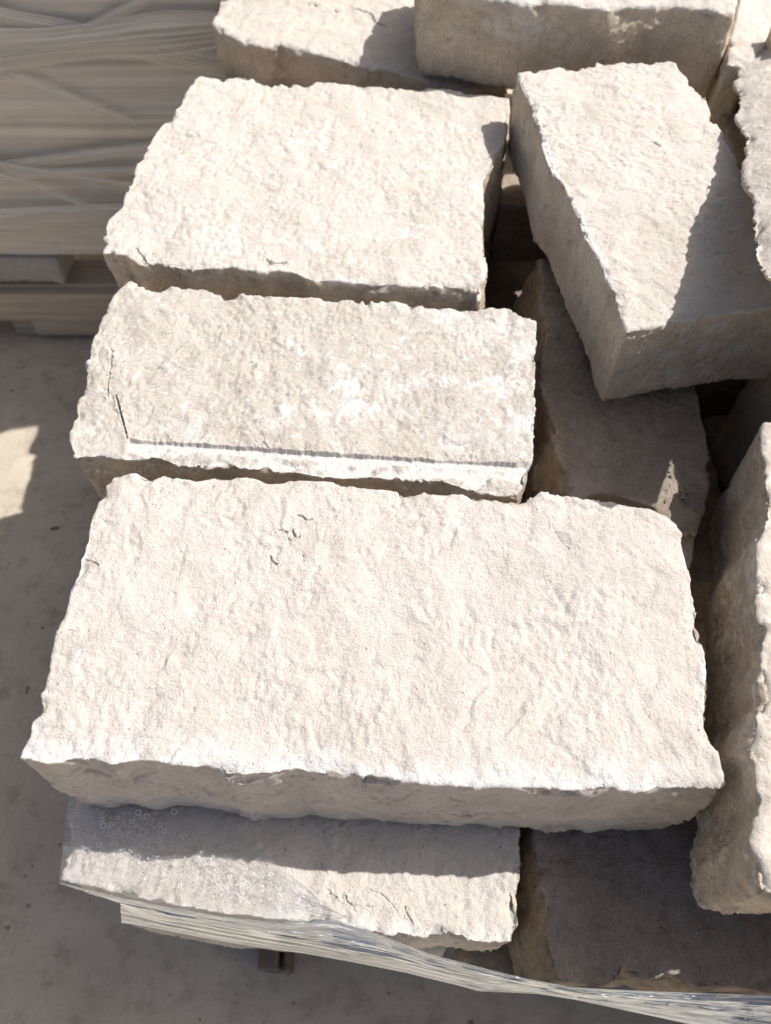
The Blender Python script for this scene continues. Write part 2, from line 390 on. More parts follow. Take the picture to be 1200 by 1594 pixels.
def post_S0b(c):
    for (x, y, h, r) in ((812,25,.505,.014),(818,48,.525,.018),(830,38,.52,.01),(780,40,.52,.01),(757,37,.52,.008),(872,53,.53,.008),(862,88,.57,.011),(910,95,.575,.007)):
        q_ = P(x, y, h); s_ = c['W'] - q_
        d = np.sqrt(s_[:, 0] ** 2 + s_[:, 2] ** 2 + (s_[:, 1] * .25) ** 2)
        k = sstep(1, .6, d / (r * (1 + 1.2 * fbm(c['W'] * 90, 771, 3, .6))))
        c['chalk'] = np.maximum(c['chalk'], k * .4)
stoneS0b = stone(S0b_top, .49, .112, M_CREAM, voxel=.0034, low=.005, mid=.0022, taper=.0, belly=.004, post=post_S0b, chip=.006, side_amp=1.1)
tag(stoneS0b, "long block at the top edge of the photo with its shaded tan front face showing", "stone block", "limestone blocks on the open stack")

# ------------------------------------------------------------------ wedge shaped block on the right
T_top = [(805,113),(822,110),(850,108),(875,103),(905,104),(925,99),(945,94),(1000,96),(1043,92),(1058,103),(1072,125),(1085,140),(1103,160),(1108,180),(1119,198),(1135,225),(1155,262),(1175,300),(1215,340),(1260,400),(1260,478),
 (1200,479),(1130,490),(1080,495),(1040,503),(1005,511),(975,515),(968,500),(958,480),(955,455),(945,440),(938,418),(925,392),(907,365),(903,345),(893,325),(884,306),(878,290),(862,272),(852,258),(842,222),(838,195),(830,180),(822,155),(812,135)]
CR_T = [([(1018,222),(1028,228)], .003, .003), ([(805,113),(838,195),(862,272),(903,345),(945,440),(975,515)], .004, .001)]
def post_T(c):
    pass
    for (x, y, r) in ((1105,520,.009),(1130,513,.009),(1120,523,.007),(1145,562,.013),(1155,555,.011),(1105,588,.008),(1043,552,.009),(1035,560,.008),(1040,582,.010),(1052,588,.007),(1098,545,.008),(1175,490,.011),(1070,530,.006),(1150,535,.006)):
        Yf = Pplane(1060, 497, c['plane'])[1]
        rr = ray(x, y); q_ = np.array([0, 0, CAM_H]) + rr * (Yf + .0) / rr[1]
        s_ = c['W'] - q_; d = np.sqrt(s_[:, 0] ** 2 + s_[:, 2] ** 2 * 2 + (s_[:, 1] * .2) ** 2)
        k = sstep(1, .5, d / (r * (1 + 1.5 * fbm(c['W'] * 110, 773, 3, .6))))
        c['chalk'] = np.maximum(c['chalk'], k * .45 * c['side'])
stoneT = stone(T_top, .536, .103, M_CREAM, voxel=.0022, low=.0035, mid=.0020, fine=.0008, post=post_T, cracks=CR_T, chip=.005, side_amp=1.1, grain=(.8, 1.2, 1),
   chalk_edge=[([(820,160),(842,222),(862,272),(884,306),(903,345),(925,392),(945,440)], .010, .7)])
tag(stoneT, "wedge shaped cream block right of centre, narrow at the back, shaded along its right side", "stone block", "limestone blocks on the open stack")

# ------------------------------------------------------------------ shaded block under the wedge
C_pl = (.668, 0, 0)
C_top = [(842,402),(872,405),(950,440),(1030,500),(1075,560),(1086,603),(1093,640),(1100,680),(1103,720),(1104,758),(1098,790),(1085,830),(1078,872),(1072,905),(1050,870),(1020,790),(960,770),(925,765),(893,785),(882,740),(875,720),(864,698),(862,665),(859,641),(845,612),(841,595),(843,550),(851,514),(846,490),(840,476),(842,455),(845,437),(844,420)]
def post_C(c):
    for (x, y, r, s) in ((865,560,.012,.5),(990,655,.02,.35),(905,755,.03,.4),(880,480,.02,.3),(920,710,.008,.5),(1050,750,.01,.4)):
        patch(c, [Pplane(x, y, c['plane'])], r, s)
cb = None
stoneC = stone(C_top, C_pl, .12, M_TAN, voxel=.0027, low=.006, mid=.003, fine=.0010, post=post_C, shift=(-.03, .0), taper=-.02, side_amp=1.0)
tag(stoneC, "shaded brownish block lying underneath the wedge block, behind the big front block", "stone block", "limestone blocks on the open stack")

# ------------------------------------------------------------------ right hand blocks
R_pl = (.575, 0, 0)
R_top = [(1190, 660),(1183, 690),(1192, 722),(1188, 745),(1192, 790),(1189, 815),(1175, 838),(1178, 880),(1181, 920),(1176, 950),(1186, 985),(1186, 1030),(1182, 1060),(1188, 1085),(1176, 1115),(1162, 1150),(1158, 1165),(1174, 1185),(1176, 1215),(1181, 1250),(1174, 1280),(1168, 1315),(1174, 1350),(1186, 1395),(1215, 1402),(1400, 1410),(1440, 1000),(1400, 650),(1300, 640)]
def post_R(c):
    W = c['W']
    # smooth buff skin left on the joint face, as flat patches
    def pv(x, y, h): return P(x, y, h)
    for (x, y, h, r, s) in ((1130,800,.64,0.046,1.2),(1115,850,.67,0.046,1.2),(1140,760,.62,0.033,1.2),(1135,870,.63,0.033,1.2),(1120,930,.66,0.018,1.2),(1110,970,.68,0.016,1.2),(1105,1000,.69,0.016,1.2),(1098,1040,.70,0.016,1.2),(1112,1320,.70,0.029,1.2),(1122,1345,.70,0.029,1.2),(1105,1300,.70,0.018,1.2)):
        rr = ray(x, y); t = .298 / rr[0]; patch(c, [np.array([0, 0, CAM_H]) + rr * t], r, s)
stoneR = stone(R_top, R_pl, .16, M_SKIN, voxel=.0026, low=.0035, mid=.0022, fine=.0010, belly=.002, post=post_R, shift=(.012, .010), side_amp=1.3, chip=.008)
tag(stoneR, "tall block beside the big front block, ragged sunlit top, shaded left face", "stone block", "limestone blocks on the open stack")
E_top = [(1196,22),(1172,52),(1150,88),(1142,112),(1146,150),(1148,185),(1156,215),(1158,245),(1157,270),(1163,300),(1166,335),(1168,365),(1174,400),(1184,425),(1196,446),(1215,470),(1250,500),(1330,480),(1340,250),(1330,0),(1280,-60)]
_rt = random.Random(9); _e = []
for a_, b_ in zip(E_top[:15], E_top[1:16]):
    for k_ in range(2): _e.append((a_[0] + (b_[0] - a_[0]) * k_ / 2 + _rt.uniform(-7, 7), a_[1] + (b_[1] - a_[1]) * k_ / 2))
E_top = _e + E_top[15:]
stoneE = stone(E_top, (.4064, -.45, .331), .055, M_CREAM, voxel=.003, low=.004, mid=.0016, fine=.0005, taper=.10, shift=(.075, .02), chip=.005)
tag(stoneE, "cream block cut by the right edge of the photo, above the wedge block", "stone block", "limestone blocks on the open stack")

# ------------------------------------------------------------------ lower course, front
A_top = [(118,1200),(114,1235),(110,1255),(104,1285),(101,1305),(97,1330),(94,1352),(96,1369),(120,1374),(150,1382),(185,1393),(215,1398),(260,1408),(310,1418),(360,1425),(420,1432),(470,1434),(520,1440),(560,1446),(600,1455),(625,1455),(645,1461),(680,1460),(700,1457),(725,1463),(752,1469),(785,1470),(798,1468),(801,1450),(808,1440),(805,1415),(810,1385),(811,1355),(809,1330),(809,1295),(812,1200),(600,1170),(300,1170)]
CR_A = [([(500,1345),(510,1362)], .0014, .0022), ([(512,1390),(525,1398)], .0012, .003), ([(538,1395),(541,1405),(552,1412)], .0018, .003), ([(574,1385),(595,1393),(610,1408),(617,1418)], .0014, .0022), ([(630,1412),(634,1425),(640,1433)], .0018, .003), ([(570,1410),(580,1412)], .0012, .003)]
def post_A(c):
    pass
stoneA = stone(A_top, .762, .118, M_CREAM, voxel=.0019, low=.004, mid=.0022, fine=.0009, side_amp=1.7, post=post_A, cracks=CR_A, chip=.009, taper=.02, grain=(1.15, .85, 1),
   chalk_edge=[([(420,1432),(560,1443),(645,1456),(760,1466),(798,1463)], .010, .6)])
tag(stoneA, "lower front block half under clear film, dark shadow band across its cream top", "stone block", "limestone blocks on the open stack")
B_top = [(835,1265),(832,1300),(836,1340),(842,1370),(850,1400),(846,1440),(853,1480),(858,1510),(864,1532),(900,1533),(940,1538),(962,1526),(985,1519),(1010,1529),(1032,1522),(1055,1521),(1080,1535),(1110,1540),(1140,1534),(1170,1537),(1200,1540),(1300,1545),(1420,1500),(1400,1250),(1200,1210),(1000,1220)]
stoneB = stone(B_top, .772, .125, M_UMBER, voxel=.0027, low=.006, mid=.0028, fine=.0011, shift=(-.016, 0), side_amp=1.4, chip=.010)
tag(stoneB, "dark shaded block at the lower right, a step below the big front block", "stone block", "limestone blocks on the open stack")
print("tris so far", sum(len(o.data.polygons) for o in SC.objects if o.type == 'MESH') * 2)

# ------------------------------------------------------------------ second course glimpsed in the gaps
def block_w(x0, x1, y0, y1, h, t, mat, label, vox=.008, rot=0, seed=0):
    rnd = random.Random(seed); cx, cy = (x0 + x1) / 2, (y0 + y1) / 2; pts = []
    cor = [(x0, y0), (x1, y0), (x1, y1), (x0, y1)]
    for i in range(4):
        a, b = cor[i], cor[(i + 1) % 4]
        for k in range(4):
            f = k / 4; x = a[0] + (b[0] - a[0]) * f + rnd.uniform(-.006, .006); y = a[1] + (b[1] - a[1]) * f + rnd.uniform(-.006, .006)
            dx, dy = x - cx, y - cy
            pts.append((cx + dx * math.cos(rot) - dy * math.sin(rot), cy + dx * math.sin(rot) + dy * math.cos(rot)))
    o = stone(pts, h, t, mat, voxel=vox, world=True, low=.006, mid=.003)
    return tag(o, label, "stone block", "limestone blocks on the open stack")
K_top = [(790,195),(806,178),(822,215),(850,300),(875,318),(833,320),(800,323),(782,318),(778,290),(785,240)]
stoneK = stone([(786,200),(806,176),(840,230),(880,320),(835,319),(800,322),(776,318),(780,260)], .70, .10, M_TAN, voxel=.004, low=.005)
tag(stoneK, "small tan stone deep in the gap between the wide block and the wedge block", "stone block", "limestone blocks on the open stack")
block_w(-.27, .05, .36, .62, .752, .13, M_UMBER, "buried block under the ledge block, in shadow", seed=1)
block_w(-.385, .13, .79, 1.12, .75, .13, M_UMBER, "buried block under the wide block, in shadow", seed=2)  # left end pushed out unseen to widen the ground shadow
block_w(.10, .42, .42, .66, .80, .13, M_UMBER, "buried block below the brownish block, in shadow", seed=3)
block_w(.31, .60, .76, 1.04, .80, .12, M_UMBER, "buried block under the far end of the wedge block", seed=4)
block_w(-.352, .62, 1.145, 1.40, .76, .16, M_TAN, "buried block under the back row of the stack", seed=5)  # stretched left behind the wide block to shade the ground
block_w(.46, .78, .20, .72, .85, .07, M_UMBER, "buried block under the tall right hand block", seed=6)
# tan pieces right of the long back block
stoneG = stone([(1112,110),(1150,92),(1200,90),(1260,150),(1240,300),(1180,300),(1158,262),(1130,215)], .60, .14, M_TAN, voxel=.004, low=.006)
tag(stoneG, "tan stone squeezed between the wedge block and the right edge block", "stone block", "limestone blocks on the open stack")
stoneH = stone([(1150,5),(1142,48),(1130,100),(1165,105),(1200,60),(1280,40),(1260,-60),(1165,-50)], .54, .10, M_CREAM, voxel=.004, low=.006)
tag(stoneH, "small cream stone at the top right corner behind the long block", "stone block", "limestone blocks on the open stack")

# ------------------------------------------------------------------ third course under the front
D1 = stone([(190,1330),(186,1400),(189,1432),(300,1452),(420,1468),(560,1476),(690,1488),(705,1440),(700,1340),(400,1300)], .885, .12, M_PALE, voxel=.0045, low=.004)
tag(D1, "lowest visible block under the film, its left corner poking out below the front block", "stone block", "limestone blocks on the open stack")
D2 = stone([(722,1400),(724,1450),(722,1495),(735,1512),(800,1524),(880,1530),(900,1440),(880,1380),(780,1370)], .90, .12, M_TAN, voxel=.003, low=.005)
tag(D2, "shaded tan block seen down the slot between the two lower front blocks", "stone block", "limestone blocks on the open stack")
block_w(.44, .92, .44, .64, .46, .38, M_CREAM, "added out-of-view block behind the tall block, keeping sun off the brownish block", seed=8)  # added out of view to keep sun off the brownish stone
block_w(.52, .92, .66, 1.12, .50, .44, M_CREAM, "added out-of-view block under the far stones, closing the gap to the sun", seed=9)  # added out of view, closes the sun side of the gap
block_w(.50, 1.0, -.06, .32, .79, .30, M_UMBER, "added out-of-view lower block nearest the camera, shading the ground", seed=17)  # added out of view so the front ground stays in shadow
block_w(.50, 1.0, -.06, .32, 1.10, .30, M_UMBER, "added out-of-view lowest block, shading the ground", seed=18)  # second added blocker below it, for the same ground shadow
block_w(.40, .75, -.06, .20, .55, .215, M_CREAM, "added out-of-view block on the lower course, shading the lower right block", seed=7)  # added unseen blocker, throws shade on the lower right block
block_w(-.31, .0, 1.155, 1.30, .69, .065, M_TAN, "added hidden filler block behind the wide block, stopping sun on the ground", seed=15)  # added unseen filler, stops sun slipping through to the left ground
k = 0
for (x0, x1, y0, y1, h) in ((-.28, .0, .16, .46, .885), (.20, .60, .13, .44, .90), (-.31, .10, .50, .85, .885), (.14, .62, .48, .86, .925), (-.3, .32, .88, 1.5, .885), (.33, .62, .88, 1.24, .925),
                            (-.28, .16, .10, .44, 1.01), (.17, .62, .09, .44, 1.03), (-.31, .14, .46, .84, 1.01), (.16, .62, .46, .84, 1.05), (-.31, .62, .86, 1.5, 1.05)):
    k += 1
    o = block_w(x0, x1, y0, y1, h, .12, M_UMBER, "buried block in the lower courses of the open stack, almost hidden", vox=.014, seed=20 + k)  # umber picked to deepen the dark of the gaps
for (x0, x1) in ((-.27, .14), (.16, .62)):
    for h in (1.14, 1.25):
        k += 1
        block_w(x0, x1, .13, 1.5, h, .105, M_TAN, "buried block in the lower courses of the open stack, almost hidden", vox=.016, seed=40 + k)

# ------------------------------------------------------------------ timber pallets
def wood(name, base):
    m, nt, bs = newmat(name)
    tc = nt.nodes.new("ShaderNodeTexCoord"); mp = nt.nodes.new("ShaderNodeMapping"); mp.inputs['Scale'].default_value = (3, 60, 60)
    nt.links.new(tc.outputs['Object'], mp.inputs[0])
    n = nt.nodes.new("ShaderNodeTexNoise"); n.inputs['Scale'].default_value = 1.5; n.inputs['Detail'].default_value = 6; nt.links.new(mp.outputs[0], n.inputs['Vector'])
    c = mixc(nt, ramp(nt, n.outputs[0], .3, .7), base, tuple(b * .7 for b in base)); nt.links.new(c, bs.inputs['Base Color']); bs.inputs['Roughness'].default_value = .85
    bp = nt.nodes.new("ShaderNodeBump"); bp.inputs['Strength'].default_value = .4; bp.inputs['Distance'].default_value = .002
    nt.links.new(n.outputs[0], bp.inputs['Height']); nt.links.new(bp.outputs[0], bs.inputs['Normal'])
    return m
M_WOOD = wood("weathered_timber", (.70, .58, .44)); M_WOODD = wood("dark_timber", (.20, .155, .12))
def boxmesh(sx, sy, sz, bev=.003):
    bm = bmesh.new(); bmesh.ops.create_cube(bm, size=1)
    for v in bm.verts: v.co = Vector((v.co.x * sx, v.co.y * sy, v.co.z * sz))
    bmesh.ops.bevel(bm, geom=bm.edges[:], offset=bev, segments=1, affect='EDGES')
    me = bpy.data.meshes.new("board"); bm.to_mesh(me); bm.free(); return me
def pallet(loc, W_, D_, mat, label, slabh=.145):
    root = bpy.data.objects.new("timber_pallet", None); COL.objects.link(root); root.location = loc
    tag(root, label, "pallet")
    dm = boxmesh(W_, .10, .022); n = int(D_ / .135)
    for i in range(n):
        y = .05 + (D_ - .10) * i / (n - 1)
        link("deck_board", dm, root, None if i else mat).location = (0, y, slabh - .011)
    lm = boxmesh(.10, D_, .018); bmh = boxmesh(.10, .12, .078)
    for j, x in enumerate((-W_ / 2 + .06, 0, W_ / 2 - .06)):
        link("stringer_board", lm, root, None if j else mat).location = (x, D_ / 2, slabh - .022 - .0095 - .0005)
        link("bottom_board", lm, root).location = (x, D_ / 2, .0095)
        for kk, y in enumerate((.06, D_ / 2, D_ - .06)):
            link("block", bmh, root, None if (j or kk) else mat).location = (x, y, .019 + .039 + .0005)
    return root
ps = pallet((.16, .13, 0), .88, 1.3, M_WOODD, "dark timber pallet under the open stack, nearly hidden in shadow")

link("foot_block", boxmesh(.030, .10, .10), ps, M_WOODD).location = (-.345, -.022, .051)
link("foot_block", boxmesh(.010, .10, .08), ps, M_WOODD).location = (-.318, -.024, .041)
# ------------------------------------------------------------------ wrapped stack behind, top left
def bg_block(x0, x1, z0, z1, y0, mat, label, seed, d=.22):
    rnd = random.Random(seed); pts = []
    nx = 6
    for i in range(nx): pts.append((x0 + (x1 - x0) * i / (nx - 1), y0 + rnd.uniform(-.006, .008)))
    pts += [(x1, y0 + d), (x0, y0 + d)]
    o = stone(pts, CAM_H - z1, z1 - z0, mat, voxel=.011, world=True, low=.008, mid=.004)
    return tag(o, label, "stone block", "limestone blocks in the wrapped stack")
YB = 1.52
pw = pallet((-.95, YB + .03, 0), 1.5, .9, M_WOOD, "pale timber pallet on the concrete under the wrapped stack", slabh=.17)
link("bearer", boxmesh(1.5, .05, .088), pw, M_WOOD).location = (0, -.004, .118)
for xx in (-.55, .12, .66):
    link("foot_block", boxmesh(.20, .06, .052), pw, M_WOOD).location = (xx, .004, .047)
rnd = random.Random(4); z = .188; row = 0; nb = 0
while z < 1.80:  # courses carried on above the view so the stack shades the ground
    t = rnd.uniform(.075, .11) if row else .085
    x = -1.70
    xe = .0 if row else -.74
    while x < xe - .08:
        wdt = min(rnd.uniform(.22, .42) if row < 8 else 1.0, xe - x)
        lab = (("bare cream slab on the far pallet, %s of the uncovered slabs" % ("leftmost", "second from the left", "third from the left", "rightmost")[min(nb, 3)]) if row == 0 else "stone slab behind the stretch film of the wrapped stack")
        bg_block(x, x + wdt - .012, z, z + t - .006, YB + (-.012 if row == 0 else .02) + rnd.uniform(0, .03), M_PALE if row == 0 else M_CREAM, lab, int(rnd.random() * 1e6))
        x += wdt; nb += 1
    z += t; row += 1
WR_TOP = z

# ------------------------------------------------------------------ films
def film_mat(name, clear=.72, white=(.80, .80, .78), streak=(2, 60, 60), rough=.18, bumpd=.002, lo=.25, coat=1.0, tl_=.3):
    m, nt, bs = newmat(name); nt.nodes.remove(bs)
    out = [n for n in nt.nodes if n.type == 'OUTPUT_MATERIAL'][0]
    uv = nt.nodes.new("ShaderNodeUVMap"); uv.uv_map = "UVMap"
    mp = nt.nodes.new("ShaderNodeMapping"); mp.inputs['Scale'].default_value = (streak[0], streak[1], 1); nt.links.new(uv.outputs[0], mp.inputs[0])
    def noi(s, d=5, r=.6, dist=.0):
        n = nt.nodes.new("ShaderNodeTexNoise"); n.inputs['Scale'].default_value = s; n.inputs['Detail'].default_value = d; n.inputs['Roughness'].default_value = r; n.inputs['Distortion'].default_value = dist
        nt.links.new(mp.outputs[0], n.inputs['Vector']); return n.outputs[0]
    s1 = noi(1.0, 5, .65, .3)
    bp = nt.nodes.new("ShaderNodeBump"); bp.inputs['Strength'].default_value = .7; bp.inputs['Distance'].default_value = bumpd
    nt.links.new(noi(1.6, 4, .6, .2), bp.inputs['Height'])
    tr = nt.nodes.new("ShaderNodeBsdfTransparent"); tr.inputs[0].default_value = (.95, .95, .95, 1)
    df = nt.nodes.new("ShaderNodeBsdfDiffuse"); df.inputs[0].default_value = (*white, 1); nt.links.new(bp.outputs[0], df.inputs['Normal'])
    tl = nt.nodes.new("ShaderNodeBsdfTranslucent"); tl.inputs[0].default_value = (*white, 1)
    ad = nt.nodes.new("ShaderNodeMixShader"); ad.inputs[0].default_value = tl_; nt.links.new(df.outputs[0], ad.inputs[1]); nt.links.new(tl.outputs[0], ad.inputs[2])
    m1 = nt.nodes.new("ShaderNodeMixShader")
    f = ramp(nt, s1, .35, .70, ((1 - clear) * lo,) * 3 + (1,), (min(1, (1 - clear) * 1.9),) * 3 + (1,))
    nt.links.new(f, m1.inputs[0]); nt.links.new(tr.outputs[0], m1.inputs[1]); nt.links.new(ad.outputs[0], m1.inputs[2])
    gl = nt.nodes.new("ShaderNodeBsdfGlossy"); gl.inputs['Roughness'].default_value = rough; gl.inputs[0].default_value = (.88, .94, 1, 1); nt.links.new(bp.outputs[0], gl.inputs['Normal'])
    fr = nt.nodes.new("ShaderNodeFresnel"); fr.inputs['IOR'].default_value = 1.5; nt.links.new(bp.outputs[0], fr.inputs['Normal'])
    fm = nt.nodes.new("ShaderNodeMath"); fm.operation = 'MULTIPLY'; fm.inputs[1].default_value = 1.6 * coat; nt.links.new(fr.outputs[0], fm.inputs[0])
    m2 = nt.nodes.new("ShaderNodeMixShader"); nt.links.new(fm.outputs[0], m2.inputs[0]); nt.links.new(m1.outputs[0], m2.inputs[1]); nt.links.new(gl.outputs[0], m2.inputs[2])
    nt.links.new(m2.outputs[0], out.inputs[0])
    return m
def grid_mesh(name, R, mat, parent=None):
    """R: rows x cols x 3 world points"""
    nr, nc, _ = R.shape
    v = R.reshape(-1, 3); F = [(r * nc + c, r * nc + c + 1, (r + 1) * nc + c + 1, (r + 1) * nc + c) for r in range(nr - 1) for c in range(nc - 1)]
    me = bpy.data.meshes.new(name); me.from_pydata([tuple(p) for p in v], [], F)
    uvl = me.uv_layers.new(name="UVMap"); li = np.empty(len(me.loops), np.int32); me.loops.foreach_get('vertex_index', li)
    uv = np.stack([(li % nc) / (nc - 1), (li // nc) / (nr - 1)], 1).astype(np.float32); uvl.data.foreach_set('uv', uv.ravel())
    me.polygons.foreach_set('use_smooth', np.ones(len(me.polygons), bool)); me.update()
    return link(name, me, parent, mat)
def resample(line, n):
    line = np.asarray(line, float); s = np.r_[0, np.cumsum(np.linalg.norm(np.diff(line[:, :2], axis=0), axis=1))]; s /= s[-1]
    t = np.linspace(0, 1, n); return np.stack([np.interp(t, s, line[:, i]) for i in range(line.shape[1])], 1)
def surf(rows, nc, nr):
    """smoothly interpolate control rows of (x,y,h)"""
    C_ = np.array([[P(*p) for p in resample(r, nc)] for r in rows])
    t = np.linspace(0, len(rows) - 1, nr); out = np.empty((nr, nc, 3))
    for c in range(nc):
        for i in range(3): out[:, c, i] = np.interp(t, np.arange(len(rows)), C_[:, c, i])
    return out

# film over the front blocks
F_MAT = film_mat("clear_stretch_film", clear=.91, white=(.84, .84, .85), streak=(2.5, 26), rough=.16, bumpd=.0015)
F_BAND = film_mat("bunched_stretch_film", clear=.76, white=(.84, .88, .94), streak=(1.1, 12), rough=.14, bumpd=.009, lo=.6, coat=1.7)
fr = bpy.data.objects.new("stretch_film", None); COL.objects.link(fr); fr.location = P(140, 1390, .76)
tag(fr, "clear stretch film over the lower front block, pulled into a streaky band to the right", "plastic film")
bpy.context.view_layer.update()
FO = np.array(fr.location)
hA = .7558
rows_top = [[(108,1240,hA),(200,1244,hA),(300,1250,hA),(330,1262,hA),(380,1300,hA),(430,1345,hA),(480,1385,hA)],
            [(103,1275,hA),(200,1285,hA),(290,1300,hA),(340,1320,hA),(400,1350,hA),(460,1390,hA),(510,1412,hA)],
            [(98,1320,hA),(200,1335,hA),(280,1350,hA),(350,1370,hA),(420,1390,hA),(500,1415,hA),(540,1428,hA)],
            [(92,1374,hA+.002),(186,1397,hA),(270,1413,hA),(350,1427,hA),(440,1437,hA),(520,1444,hA),(590,1458,hA)]]
top_f = surf(rows_top, 90, 46)
lump = .0012 * noise(top_f.reshape(-1, 3) * 60, 3).reshape(46, 90)
top_f[:, :, 2] += np.abs(lump)
grid_mesh("top_sheet", top_f - FO, F_MAT, fr)
rows_band = [[(92,1374,hA+.001),(186,1397,hA),(270,1413,hA),(350,1427,hA),(440,1437,hA-.001),(520,1432,hA-.004),(592,1455,.752),(668,1485,.752),(745,1505,.755),(817,1523,.76),(893,1537,.76),(1008,1543,.76),(1230,1550,.76)],
             [(96,1376,.768),(190,1402,.775),(300,1425,.775),(400,1442,.772),(500,1456,.77),(590,1474,.77),(668,1497,.77),(745,1515,.77),(817,1530,.77),(893,1543,.77),(1030,1553,.77),(1230,1566,.77)],
             [(187,1400,.80),(240,1418,.805),(330,1437,.80),(430,1455,.80),(530,1475,.80),(620,1494,.80),(700,1515,.80),(770,1529,.80),(836,1538,.79),(893,1549,.79),(1040,1568,.79),(1230,1590,.79)],
             [(189,1436,.885),(250,1447,.885),(320,1461,.885),(400,1474,.88),(477,1485,.87),(560,1500,.86),(630,1514,.85),(700,1531,.84),(745,1543,.83),(836,1547,.82),(893,1556,.81),(1054,1590,.81),(1230,1630,.81)]]
band = surf(rows_band, 160, 40)
uu = np.linspace(0, 1, 160)[None, :]; vv = np.linspace(0, 1, 40)[:, None]
pp = np.stack([np.broadcast_to(uu * 5, (40, 160)), np.broadcast_to(vv * 14, (40, 160)), np.zeros((40, 160))], 2).reshape(-1, 3)
wv = fbm(pp, 5, 3, .6).reshape(40, 160)
band[:, :, 2] += .0032 * wv * np.sin(np.pi * np.clip(vv, 0, 1)); band[:, :, 1] -= .0025 * np.abs(wv) * np.sin(np.pi * vv)
grid_mesh("streaky_band", band - FO, F_BAND, fr)
# air bubbles caught under it
def rings(cells, mat, name, parent):
    bm = bmesh.new()
    for (x, y, z_, r) in cells:
        n = 12 if r > .0012 else 7; m_ = 4; tr_ = r * .22
        vs_ = []
        for i in range(n):
            a = 2 * math.pi * i / n; row_ = []
            for j in range(m_):
                b = 2 * math.pi * j / m_; rr = r + tr_ * math.cos(b)
                row_.append(bm.verts.new((x + rr * math.cos(a), y + rr * math.sin(a), z_ + tr_ * math.sin(b))))
            vs_.append(row_)
        for i in range(n):
            for j in range(m_):
                bm.faces.new((vs_[i][j], vs_[(i + 1) % n][j], vs_[(i + 1) % n][(j + 1) % m_], vs_[i][(j + 1) % m_]))
    me = bpy.data.meshes.new(name); bm.to_mesh(me); bm.free()
    me.polygons.foreach_set('use_smooth', np.ones(len(me.polygons), bool))
    return link(name, me, parent, mat)
mb, ntb, bsb = newmat("bubble_rim"); bsb.inputs['Base Color'].default_value = (.78, .77, .80, 1); bsb.inputs['Roughness'].default_value = .15; bsb.inputs['Alpha'].default_value = 1.0
rb = random.Random(8); cells = []
def addb(cx, cy, sx, sy, n, r0, r1):
    for _ in range(n):
        for tr_ in range(30):
            x, y = rb.gauss(cx, sx), rb.gauss(cy, sy); r = r0 + (r1 - r0) * rb.random() ** 2.2
            if x < 112 or y < 1256: continue
            p = P(x, y, hA - .0020)
            if all((p[0] - c[0]) ** 2 + (p[1] - c[1]) ** 2 > (r + c[3]) ** 2 * 1.3 for c in cells):
                cells.append((p[0] - FO[0], p[1] - FO[1], p[2] - FO[2], r)) if False else cells.append((p[0], p[1], p[2], r)); break
addb(195, 1285, 24, 16, 60, .0007, .0028); addb(225, 1305, 28, 12, 130, .0004, .0012); addb(240, 1345, 55, 16, 110, .0004, .0011); addb(345, 1360, 35, 14, 50, .0005, .0016); addb(370,1385, 40, 8, 60, .0005, .0014); addb(135,1300,12,25,60,.0004,.0007)
o = rings([(c[0] - FO[0], c[1] - FO[1], c[2] - FO[2], c[3]) for c in cells], mb, "air_bubbles", fr); o['kind'] = 'stuff'

# film round the wrapped stack
W_MAT = film_mat("layered_stretch_film", clear=.12, white=(.98, .91, .79), streak=(1.6, 60), rough=.28, bumpd=.006, lo=.62, coat=.45, tl_=.08)
W_FOLD = film_mat("film_fold", clear=.35, white=(.98, .93, .84), streak=(1.0, 8), rough=.25, bumpd=.004, coat=.4, tl_=.08)
wr = bpy.data.objects.new("wrapping_film", None); COL.objects.link(wr); wr.location = (-.95, YB, .235)
tag(wr, "layers of hazy stretch film wound around the stack in the top left corner", "plastic film")
zb, zt = .288, WR_TOP + .01
nc, nr = 160, 90
U = np.linspace(0, 1, nc); V_ = np.linspace(0, 1, nr)
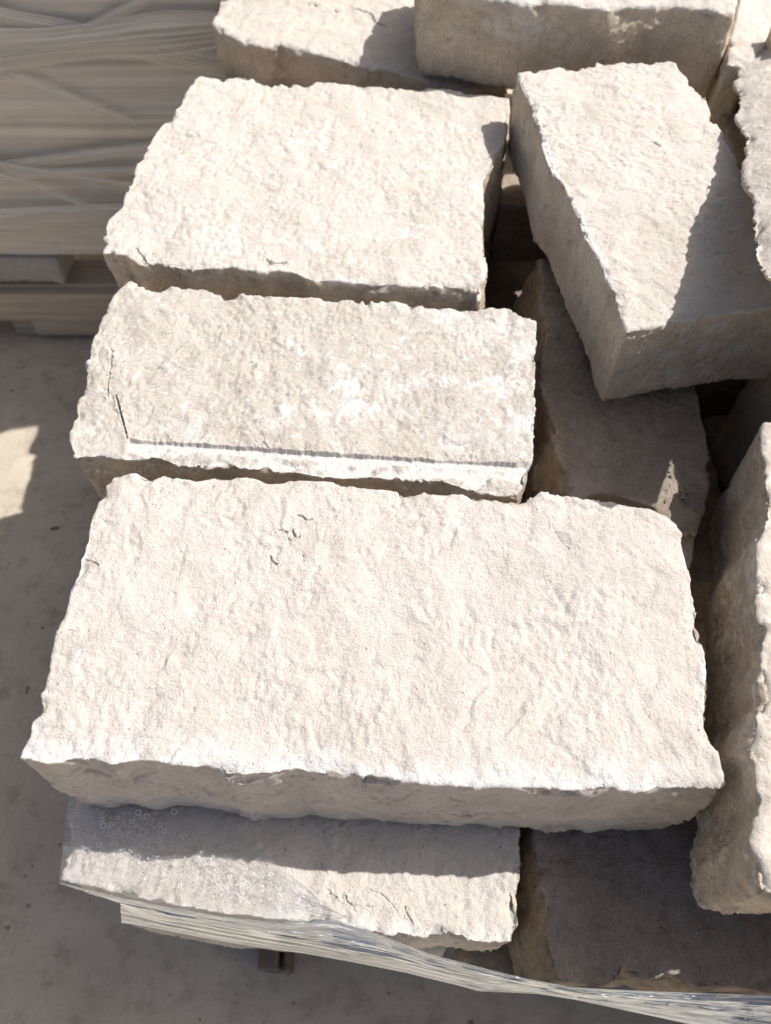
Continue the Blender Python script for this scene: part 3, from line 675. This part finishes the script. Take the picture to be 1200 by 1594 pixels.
# path round the front and the right side of the stack
path = resample([(-1.73, YB + .3), (-1.73, YB), (.02, YB), (.03, YB + .02), (.04, YB + .8)], nc)
R = np.zeros((nr, nc, 3)); R[:, :, 0] = path[None, :, 0]; R[:, :, 1] = path[None, :, 1]; R[:, :, 2] = (zb + (zt - zb) * V_)[:, None]
pp = np.stack([np.broadcast_to(path[None, :, 0] * 3, (nr, nc)), np.broadcast_to(path[None, :, 1] * 3, (nr, nc)), np.broadcast_to(V_[:, None] * 34, (nr, nc))], 2).reshape(-1, 3)
wv = fbm(pp, 77, 4, .6).reshape(nr, nc)
R[:, :, 1] -= .010 * wv; R[:, :, 2] += .004 * wv
R[:, :, 0] += .006 * wv * (path[None, :, 0] > .01)
grid_mesh("film_sheet", R - np.array(wr.location), W_MAT, wr)
for i, (xa, za, xb, zb2, wd) in enumerate(((-1.5, .60, -.24, 1.02, .05), (-1.5, .98, -.24, .72, .06), (-1.6, .42, -.24, .60, .035), (-1.5, 1.12, -.3, .88, .04), (-1.45, .50, -.24, .52, .03), (-1.2, .85, -.1, 1.28, .06), (-1.6, .30, -.5, .42, .03), (-1.3, 1.0, -.5, .62, .02), (-1.6, .36, -.3, .90, .025), (-1.3, .62, -.3, .44, .02), (-1.2, .72, -.3, .80, .09), (-1.4, .80, -.5, .36, .015), (-1.1, .40, -.3, .44, .05))):
    a = np.array([xa, YB - .014 - .001 * i, za]); b = np.array([xb, YB - .014 - .001 * i, zb2]); n1 = 60
    G_ = np.zeros((5, n1, 3)); tt = np.linspace(0, 1, n1)
    for r_ in range(5):
        o_ = (r_ / 4 - .5) * wd * (.7 + .6 * np.abs(noise(np.stack([tt * 3, tt * 0 + i, tt * 0], 1), 8)))
        G_[r_] = a + (b - a) * tt[:, None]; G_[r_, :, 2] += o_; G_[r_, :, 1] -= .004 * math.sin(math.pi * r_ / 4) * (1 + noise(np.stack([tt * 8, tt * 0 + r_, tt * 0], 1), 9))
    grid_mesh("film_fold", G_ - np.array(wr.location), W_FOLD, wr)

bm = bmesh.new(); rg = random.Random(12)
for _ in range(1500):
    x, y = rg.uniform(-1.5, .3), rg.uniform(-.3, 1.5); rr = .0008 + .0045 * rg.random() ** 5
    if x > -.25 and y > .1: continue
    res = bmesh.ops.create_icosphere(bm, subdivisions=1, radius=rr)
    for v in res['verts']: v.co = Vector((v.co.x * rg.uniform(.7, 1.4) + x, v.co.y * rg.uniform(.7, 1.4) + y, v.co.z * .7 + rr * .4))
me = bpy.data.meshes.new("grit"); bm.to_mesh(me); bm.free()
tag(link("grit", me, None, M_TAN), "scattered grit and tiny stone chips on the concrete", "grit", kind="stuff")
tw = bmesh.new(); p0 = P(85, 822, 1.497)
bmesh.ops.create_icosphere(tw, subdivisions=2, radius=.01)
for v in tw.verts: v.co = Vector((v.co.x * 1.1, v.co.y * .35 + v.co.x * .25, v.co.z * .25))
me = bpy.data.meshes.new("bark_chip"); tw.to_mesh(me); tw.free(); tw = link("bark_chip", me, None, M_WOODD); tw.location = p0
tag(tw, "small dark chip lying on the concrete left of the big front block", "chip")
# ------------------------------------------------------------------ crumbs
bm = bmesh.new(); rc = random.Random(3)
def crumb(x, y, pl, r):
    p = Pplane(x, y, pl); res = bmesh.ops.create_icosphere(bm, subdivisions=1, radius=r)
    for v in res['verts']:
        v.co = Vector((v.co.x * rc.uniform(.7, 1.3), v.co.y * rc.uniform(.7, 1.3), v.co.z * rc.uniform(.5, .9))) + Vector(tuple(p)) + Vector((0, 0, r * .3))
for (x, y, n, s, r) in ((1068,770,8,5,.003),(1072,785,6,6,.002),(897,612,5,5,.003),(1075,830,6,5,.004),(1060,760,10,16,.0015),(1055,740,6,14,.002),(880,600,10,20,.0012),(960,700,16,50,.0009),(1000,620,10,30,.0012)):
    for _ in range(n): crumb(rc.gauss(x, s), rc.gauss(y, s), (.6655, 0, 0), r * rc.uniform(.5, 1.2))
me = bpy.data.meshes.new("stone_crumbs"); bm.to_mesh(me); bm.free()
tag(link("stone_crumbs", me, None, M_TAN), "loose crumbs of stone lying on the shaded brownish block", "rubble", kind="stuff")
print("tris", sum(len(p.data.polygons) for p in SC.objects if p.type == 'MESH') * 2)
